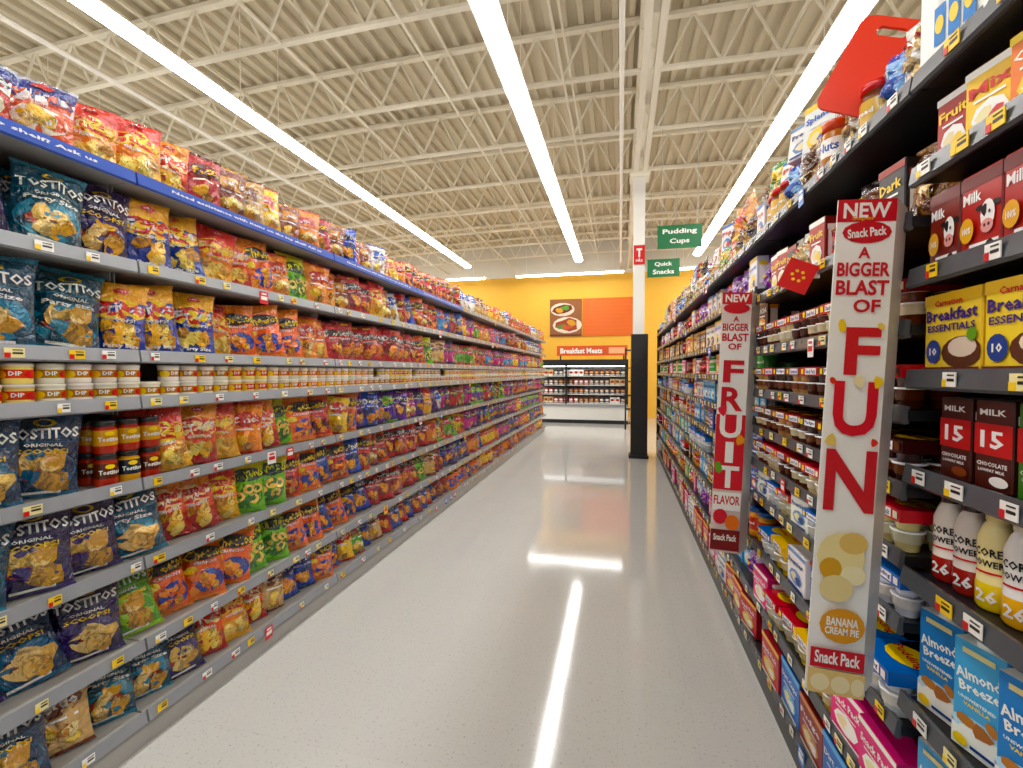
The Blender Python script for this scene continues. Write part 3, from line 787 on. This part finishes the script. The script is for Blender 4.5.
bd2 = [('r', 0, .70, 1, .36, W_), ('r', 0, .978, 1, .044, RD), ('t', 'NEW', 0, .978, .8, .030, W_), ('e', 0, .94, .45, .02, RD), ('t', 'A', 0, .90, .2, .02, RD), ('t', 'BIGGER', 0, .868, .9, .028, RD), ('t', 'BLAST', 0, .83, .9, .03, RD), ('t', 'OF', 0, .795, .45, .024, RD),
       ('t', 'F', 0, .70, .7, .085, RD), ('t', 'R', 0, .595, .75, .09, RD), ('r', 0, .39, 1, .29, hx('#d84048')), ('t', 'U', 0, .49, .75, .09, W_), ('t', 'I', 0, .39, .28, .08, W_), ('t', 'T', 0, .295, .75, .085, W_), ('c', -.3, .55, .15, .02, hx('#e8283c')), ('c', .35, .44, .15, .02, hx('#f0a01c')), ('c', -.35, .33, .15, .02, hx('#6aa830')),
       ('r', 0, .20, .96, .07, W_), ('t', 'FLAVOR', 0, .205, .90, .035, RD), ('e', -.2, .14, .25, .03, hx('#d8283a')), ('e', .22, .12, .25, .03, hx('#f07a2c')), ('r', 0, .05, 1, .08, hx('#7a1a1c')), ('t', 'Snack Pack', 0, .06, .8, .025, W_)]
banner('promotional_shelf_banner', 1.26, .13, bd2, .545, 2.40, 1.83, math.radians(2.2), hx('#e8d8d0'))

flag = Acc('red_shelf_flag', M_CARD)
t = Tpl(); t.box((-.045, 0, -.05), (.045, .002, .05), hx('#e01e1e'))
d = []
for k in range(6):
    a = math.radians(60*k)
    d.append(('e', .2*math.cos(a), .5+.2*math.sin(a)/1.2, .06, .05, YEL))
decorate(t, lambda px, pz, off: (px, -off, pz-.05), .09, .10, d, off=.0005)
flag.place(t, (.575, 1.72, 1.77), math.radians(-8), 0, math.radians(25))
t = Tpl(); t.box((0, 0, -.01), (.03, .002, .01), W_); flag.place(t, (.61, 1.72, 1.77))

# ------------------------------------------------------------------ room
def mesh_obj(name, verts, faces, mat, parent=None, smooth=False):
    me = bpy.data.meshes.new(name); me.from_pydata(verts, [], faces); me.materials.append(mat)
    ob = bpy.data.objects.new(name, me); scene.collection.objects.link(ob)
    if parent: ob.parent = parent
    return ob
def box_obj(name, a, b, mat, parent=None):
    t = Tpl(); t.box(a, b, g)
    return mesh_obj(name, t.V, t.F, mat, parent)

XA, XB, YF, YB = -15.0, 13.0, -4.0, 15.6
fm = bpy.data.materials.new('polished_vinyl_tile'); fm.use_nodes = True
nt = fm.node_tree; b = nt.nodes['Principled BSDF']
tc = nt.nodes.new('ShaderNodeTexCoord')
br = nt.nodes.new('ShaderNodeTexBrick')
br.offset = 0; br.inputs['Scale'].default_value = 1.0
br.inputs['Brick Width'].default_value = .305; br.inputs['Row Height'].default_value = .305
br.inputs['Mortar Size'].default_value = .0006; br.inputs['Bias'].default_value = 0
br.inputs['Color1'].default_value = (*hx('#c9c8c4'), 1); br.inputs['Color2'].default_value = (*hx('#c7c6c2'), 1); br.inputs['Mortar'].default_value = (*hx('#bbbab5'), 1)
nt.links.new(tc.outputs['Object'], br.inputs['Vector'])
no = nt.nodes.new('ShaderNodeTexNoise'); no.inputs['Scale'].default_value = 85; no.inputs['Detail'].default_value = 3
nt.links.new(tc.outputs['Object'], no.inputs['Vector'])
cr = nt.nodes.new('ShaderNodeValToRGB'); cr.color_ramp.elements[0].position = .29; cr.color_ramp.elements[1].position = .40
cr.color_ramp.elements[0].color = (.68, .67, .64, 1); cr.color_ramp.elements[1].color = (1, 1, 1, 1)
nt.links.new(no.outputs['Fac'], cr.inputs['Fac'])
mx = nt.nodes.new('ShaderNodeMixRGB'); mx.blend_type = 'MULTIPLY'; mx.inputs[0].default_value = 1
nt.links.new(br.outputs['Color'], mx.inputs[1]); nt.links.new(cr.outputs['Color'], mx.inputs[2])
nt.links.new(mx.outputs[0], b.inputs['Base Color'])
n2 = nt.nodes.new('ShaderNodeTexNoise'); n2.inputs['Scale'].default_value = 3; n2.inputs['Detail'].default_value = 5
nt.links.new(tc.outputs['Object'], n2.inputs['Vector'])
mr = nt.nodes.new('ShaderNodeMapRange'); mr.inputs['To Min'].default_value = .04; mr.inputs['To Max'].default_value = .12
nt.links.new(n2.outputs['Fac'], mr.inputs['Value']); nt.links.new(mr.outputs[0], b.inputs['Roughness'])
b.inputs['Specular IOR Level'].default_value = .6
n3 = nt.nodes.new('ShaderNodeTexNoise'); n3.inputs['Scale'].default_value = 5; n3.inputs['Detail'].default_value = 1
nt.links.new(tc.outputs['Object'], n3.inputs['Vector'])
bp = nt.nodes.new('ShaderNodeBump'); bp.inputs['Strength'].default_value = .012; bp.inputs['Distance'].default_value = .02
nt.links.new(n3.outputs['Fac'], bp.inputs['Height']); nt.links.new(bp.outputs['Normal'], b.inputs['Normal'])
mesh_obj('floor', [(XA, YF, 0), (XB, YF, 0), (XB, YB, 0), (XA, YB, 0)], [(0, 1, 2, 3)], fm)

M_YEL = principled('yellow_wall_paint', hx('#f4bb3a'), .6, noise_mix=(1.5, .04))
M_WALL = principled('cream_wall_paint', hx('#ddd6c6'), .6, noise_mix=(1.5, .03))
box_obj('wall_back', (XA, YB-.4, 0), (XB, YB-.2, 4.62), M_YEL)
box_obj('trim_1', (XA, YB-.4, 4.62), (XB, YB-.2, 5.7), M_WALL)
box_obj('wall_left', (XA-.2, YF, 0), (XA, YB, 5.7), M_WALL)
box_obj('wall_right', (XB, YF, 0), (XB+.2, YB, 5.7), M_WALL)

M_DECK = principled('roof_deck_paint', hx('#d8cdb4'), .6, noise_mix=(.6, .07))
def cam(x): return -.0038*(x+1)**2
ZD = 5.75
V = []; F = []
x = XA; prof = []
while x < XB:
    prof += [(x, 0), (x+.07, 0), (x+.085, -.065), (x+.15, -.065), (x+.165, 0)]
    x += .20
for y in (YF, YB):
    V += [(px, y, ZD+cam(px)+dz) for px, dz in prof]
n = len(prof)
F = [(k, k+1, n+k+1, n+k) for k in range(n-1)]
mesh_obj('ceiling', V, F, M_DECK)

A_j = Acc('ceiling_joists', M_STEEL)
def strut(acc, p, q, r=.012, r2=None):
    p = Vector(p); q = Vector(q); d = (q-p).normalized()
    up = Vector((0, 0, 1)) if abs(d.z) < .95 else Vector((0, 1, 0))
    s = d.cross(up).normalized(); u = s.cross(d)
    r2 = r2 or r
    P = [tuple(e+s*a*r+u*b_*r2) for e in (p, q) for a, b_ in ((-1, -1), (1, -1), (1, 1), (-1, 1))]
    t = Tpl(); t.add(P, [(0, 1, 5, 4), (1, 2, 6, 5), (2, 3, 7, 6), (3, 0, 4, 7), (3, 2, 1, 0), (4, 5, 6, 7)], g)
    acc.place(t, (0, 0, 0))
jy = -1.2
JD = .60
while jy < YB-.5:
    x = XA; st = .62
    while x < XB-.1:
        xn = min(XB, x+st)
        zt = ZD-.10
        strut(A_j, (x, jy, zt+cam(x)), (xn, jy, zt+cam(xn)), .04, .024)
        strut(A_j, (x, jy, zt-JD+cam(x)), (xn, jy, zt-JD+cam(xn)), .034, .018)
        xm = (x+xn)/2
        strut(A_j, (x, jy, zt-JD+cam(x)), (xm, jy, zt+cam(xm)), .012)
        strut(A_j, (xm, jy, zt+cam(xm)), (xn, jy, zt-JD+cam(xn)), .012)
        x = xn
    jy += 1.40
for bx in (-13, -11, -9.2, -7.4, -5.4, -3.6, -2.2, -.7, 2.0, 3.6, 5.6, 7.6, 10):
    strut(A_j, (bx, -3, ZD-.11-JD+cam(bx)), (bx, YB-.4, ZD-.11-JD+cam(bx)), .014)
    strut(A_j, (bx, -3, ZD-.14+cam(bx)), (bx, YB-.4, ZD-.14+cam(bx)), .014)

A_g = Acc('ceiling_girder', M_STEEL)
gx = .33; gz1 = ZD-.16; gz0 = 4.78
for dx in (-.09, .05):
    strut(A_g, (gx+dx, -3.5, gz0), (gx+dx, YB-.4, gz0), .035, .05)
    strut(A_g, (gx+dx, -3.5, gz1), (gx+dx, YB-.4, gz1), .035, .05)
y = -3.0; st = 1.5
while y < YB-1.6:
    strut(A_g, (gx-.02, y, gz0), (gx-.02, y+st/2, gz1), .025)
    strut(A_g, (gx-.02, y+st/2, gz1), (gx-.02, y+st, gz0), .025)
    y += st
pipe = Acc('sprinkler_pipe', M_WHITE)
t = Tpl(); t.lathe([(.028, 0, g), (.028, 18.5, g)], n=10)
pipe.place(t, (.0, -3.2, 4.72), 0, -math.pi/2)
pipe.place(t, (-5.8, -3.2, 4.85), 0, -math.pi/2)
col = empty('support_column', (.30, 8.1, 0))
def pbox(name, a, b, mat, parent):
    ob = box_obj(name, a, b, mat); ob.parent = parent; return ob
pbox('shaft', (-.09, -.10, 2.08), (.09, .10, 4.72), M_WHITE, col)
pbox('cladding', (-.12, -.15, .05), (.15, .15, 2.08), M_BLACK, col)
pbox('base_plate', (-.15, -.17, 0), (.17, .17, .05), M_BLACK, col)
pbox('cap_plate', (-.16, -.16, 4.68), (.16, .16, 4.74), M_STEEL, col)
fs = Acc('extinguisher_sign', M_CARD)
t = Tpl(); t.box((-.09, -.004, -.16), (.09, 0, .16), hx('#d82020'), hx('#d02020'))
decorate(t, lambda px, pz, off: (px, -.004-off, pz-.16), .18, .32, [('r', 0, .78, .5, .1, W_), ('r', 0, .6, .16, .4, W_), ('t', 'FIRE', 0, .2, .6, .12, W_)], off=.0006)
fs.place(t, (.30, 7.995, 3.40))
strut(fs, (.30, 8.0, 3.3), (.30, 8.0, 3.4), .01)

def light_row(x, y0, y1, z=4.45):
    e = empty('fluorescent_light_row', (x, (y0+y1)/2, z))
    n = max(1, int(round((y1-y0)/2.44))); L = (y1-y0)/n
    hs = Acc('housing', M_WHITE, e); lm = Acc('tubes', M_LAMP, e); wr = Acc('hangers', M_STEEL, e)
    oy = -(y0+y1)/2
    for k in range(n):
        a = y0+k*L+oy; bb = a+L
        t = Tpl()
        P = [(-.055, a, .07), (.055, a, .07), (.12, a, .012), (-.12, a, .012)]
        P += [(px, bb, pz) for px, _, pz in P]
        t.add(P, [(0, 1, 5, 4), (1, 2, 6, 5), (2, 3, 7, 6), (3, 0, 4, 7), (3, 2, 1, 0), (4, 5, 6, 7)], g)
        hs.place(t, (0, 0, 0))
        t = Tpl()
        m = 8
        P = []; F = []
        for yy in (a+.01, bb-.01):
            for q in range(m+1):
                an = math.pi*q/m
                P.append((-.100*math.cos(an), yy, .010-.05*math.sin(an)))
        for q in range(m): F.append((q, q+1, m+2+q, m+1+q))
        F.append(tuple(range(m, -1, -1))); F.append(tuple(range(m+1, 2*m+2)))
        t.add(P, F, (1, 1, 1)); lm.place(t, (0, 0, 0))
        strut(wr, (0, a+.3, .07), (0, a+.3, ZD-.1-z+cam(x)), .004)
        strut(wr, (0, bb-.3, .07), (0, bb-.3, ZD-.1-z+cam(x)), .004)
    for q in (hs, lm, wr):
        q.build(); ALLACC.remove(q)
for x in (-10.2, -7.2, -4.25, -1.1, 1.90, 4.85, 7.9):
    light_row(x, -3.0, 12.6)
def light_cross(x0, x1, y, z=4.45):
    e = empty('fluorescent_light_row', ((x0+x1)/2, y, z))
    h = pbox('housing', (-(x1-x0)/2, -.07, .01), ((x1-x0)/2, .07, .07), M_WHITE, e)
    l = pbox('tubes', (-(x1-x0)/2+.02, -.07, -.025), ((x1-x0)/2-.02, .07, .01), M_LAMP, e)
    for s in (-1, 1):
        pbox('hanger', (s*(x1-x0)*.4-.004, -.004, .07), (s*(x1-x0)*.4+.004, .004, 1.15), M_STEEL, e)
light_cross(-3.2, .1, 14.2)
light_cross(-8.2, -4.2, 14.2); light_cross(1.4, 5.0, 14.2)

dm = Acc('security_camera_dome', M_PLAS)
t = Tpl(); t.lathe([(.02, -.10, (.3, .29, .27)), (.07, -.075, (.3, .29, .27)), (.09, -.03, (.3, .29, .27)), (.10, -.03, W_), (.10, .03, W_), (.03, .03, W_), (.03, .7, W_)], n=18)
dm.place(t, (-2.62, 3.05, 4.98))

def sign(lines, x, y, z, w=.62, h=.32):
    acc = Acc('hanging_aisle_sign', M_CARD)
    t = Tpl(); c = hx('#1a7040')
    t.box((-w/2, -.008, 0), (w/2, .008, h), c)
    for a_, b_ in (((-w/2-.008, -.012, -.008), (w/2+.008, .012, 0)), ((-w/2-.008, -.012, h), (w/2+.008, .012, h+.008))): t.box(a_, b_, hx('#2a7a4a'))
    decorate(t, lambda px, pz, off: (px, -.008-off, pz), w, h, [('t', s, 0, .72-.44*i, .11*len(s), .28, W_) for i, s in enumerate(lines)], off=.0008, res=3)
    for s in (-1, 1): t.box((s*w*.4-.004, -.004, h), (s*w*.4+.004, .004, ZD-.1-z), (.6, .6, .58))
    acc.place(t, (x, y, z))
sign(['Pudding', 'Cups'], .84, 7.2, 3.28)
sign(['Quick', 'Snacks'], .84, 9.8, 3.38, .62, .34)

ps = Acc('wall_poster', M_CARD)
t = Tpl(); t.box((-.52, -.03, 0), (.52, 0, 1.22), hx('#8a4a2a'))
decorate(t, lambda px, pz, off: (px, -.03-off, pz), 1.04, 1.22, [('r', 0, .5, 1, 1, hx('#94603c')), ('e', -.1, .72, .38, .18, hx('#e2d4c0')), ('c', -.1, .73, .30, .13, hx('#6a2418')), ('c', -.02, .76, .14, .06, hx('#5a9a3c')), ('c', -.20, .70, .14, .06, hx('#d8a048')), ('e', .05, .3, .46, .22, hx('#e8dcc8')), ('c', .05, .31, .36, .17, hx('#a04024')), ('c', .18, .36, .15, .08, hx('#d8a048')), ('c', -.12, .26, .15, .07, hx('#558c34')), ('c', .04, .24, .18, .05, hx('#c85a30')), ('r', 0, .03, 1, .05, hx('#6a3020'))], off=.002)
ps.place(t, (-1.75, YB-.402, 2.62))
op = Acc('wall_sign', M_CARD)
t = Tpl(); t.box((-.93, -.03, 0), (.93, 0, 1.22), hx('#ee701a'))
decorate(t, lambda px, pz, off: (px, -.03-off, pz), 1.86, 1.22, [('r', 0, .05+.1*k, 1, .012, hx('#e46618')) for k in range(10)], off=.002)
op.place(t, (-.26, YB-.402, 2.62))

# refrigerated case
fx0, fx1, fy = -5.0, .22, 13.1
fc = empty('refrigerated_case', ((fx0+fx1)/2, fy, 0))
cw = (fx1-fx0)/2
M_CASE = principled('case_white', hx('#e2e0da'), .35, noise_mix=(4, .03))
M_CLED = principled('case_led', (1, 1, 1), .5, emis=((1, .98, .95), 6.0))
pbox('base', (-cw, -.02, 0), (cw, 1.0, .52), M_CASE, fc)
pbox('kick', (-cw, -.03, 0), (cw, -.02, .1), M_BLACK, fc)
pbox('bumper', (-cw, -.06, .48), (cw, -.02, .54), M_LIP, fc)
pbox('back', (-cw, .8, .5), (cw, 1.0, 1.75), M_CASE, fc)
pbox('canopy', (-cw, .0, 1.62), (cw, 1.0, 1.80), M_BLACK, fc)
pbox('canopy_light', (-cw+.05, .06, 1.60), (cw-.05, .12, 1.62), M_CLED, fc)
for s in (-cw, -cw/3, cw/3, cw-.05):
    pbox('divider', (s, .0, .5), (s+.05, 1.0, 1.7), M_BLACK, fc)
for z in (.56, .82, 1.08, 1.34):
    pbox('deck', (-cw, .12 if z > .6 else 0, z-.02), (cw, .85, z), M_CASE, fc)
A_meat = Acc('packaged_breakfast_meats', M_CARD)
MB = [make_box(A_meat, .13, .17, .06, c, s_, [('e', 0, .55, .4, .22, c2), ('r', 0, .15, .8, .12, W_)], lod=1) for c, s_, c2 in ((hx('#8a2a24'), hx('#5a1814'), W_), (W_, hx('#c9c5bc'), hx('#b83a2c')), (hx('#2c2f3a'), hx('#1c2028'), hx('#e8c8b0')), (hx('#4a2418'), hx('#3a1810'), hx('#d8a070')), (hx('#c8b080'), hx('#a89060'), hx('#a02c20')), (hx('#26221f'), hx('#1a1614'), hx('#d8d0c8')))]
for z in (.56, .82, 1.08, 1.34):
    x = fx0+.15
    while x < fx1-.12:
        tt = random.choice(MB)
        for k in range(random.randint(2, 4)):
            if x > fx1-.12: break
            A_meat.place(tt, (x, fy+.20, z+.003), math.radians(R(-4, 4)), 0, 0, 1.0, 1+R(-.1, .1)); x += .145
hd = Acc('department_header_sign', M_CARD)
t = Tpl(); t.box((-.98, -.02, 0), (.98, .02, .28), hx('#d9541a'), hx('#a03c14'))
t.box((-.90, 0, -.12), (-.86, .02, 0), BLK); t.box((.86, 0, -.12), (.90, .02, 0), BLK)
decorate(t, lambda px, pz, off: (px, -.02-off, pz), 1.96, .28, [('t', 'Breakfast Meats', -.15, .5, .6, .55, W_), ('r', .35, .5, .22, .6, hx('#f0b890'))], off=.001, res=2)
hd.place(t, (-.78, fy+.05, 1.91))
A_rack = Acc('wire_display_rack', M_BLACK)
for px in (.14, .52):
    for py in (11.9, 12.3):
        strut(A_rack, (px, py, 0), (px, py, 2.05), .018)
for z in (.15, .5, .85, 1.2, 1.55, 2.0):
    for py in (11.9, 12.3): strut(A_rack, (.14, py, z), (.52, py, z), .012)
    for k in range(6): strut(A_rack, (.14+.076*k, 11.9, z), (.14+.076*k, 12.3, z), .006)

for a_ in ALLACC:
    a_.build()

# ------------------------------------------------------------------ light + camera
w = bpy.data.worlds.new('World'); scene.world = w; w.use_nodes = True
w.node_tree.nodes['Background'].inputs[0].default_value = (1, .98, .95, 1)
w.node_tree.nodes['Background'].inputs[1].default_value = .6

cd = bpy.data.cameras.new('Camera'); co = bpy.data.objects.new('Camera', cd); scene.collection.objects.link(co)
cd.sensor_width = 36; cd.lens = 460/1023*36; cd.clip_start = .02; cd.clip_end = 100
co.location = (0, 0, 1.45)
co.rotation_euler = (math.radians(88.5), 0, math.radians(13.27))
scene.camera = co
try:
    scene.view_settings.view_transform = 'Standard'
except Exception: pass
print('POLYS', sum(len(o.data.polygons) for o in scene.objects if o.type == 'MESH'))
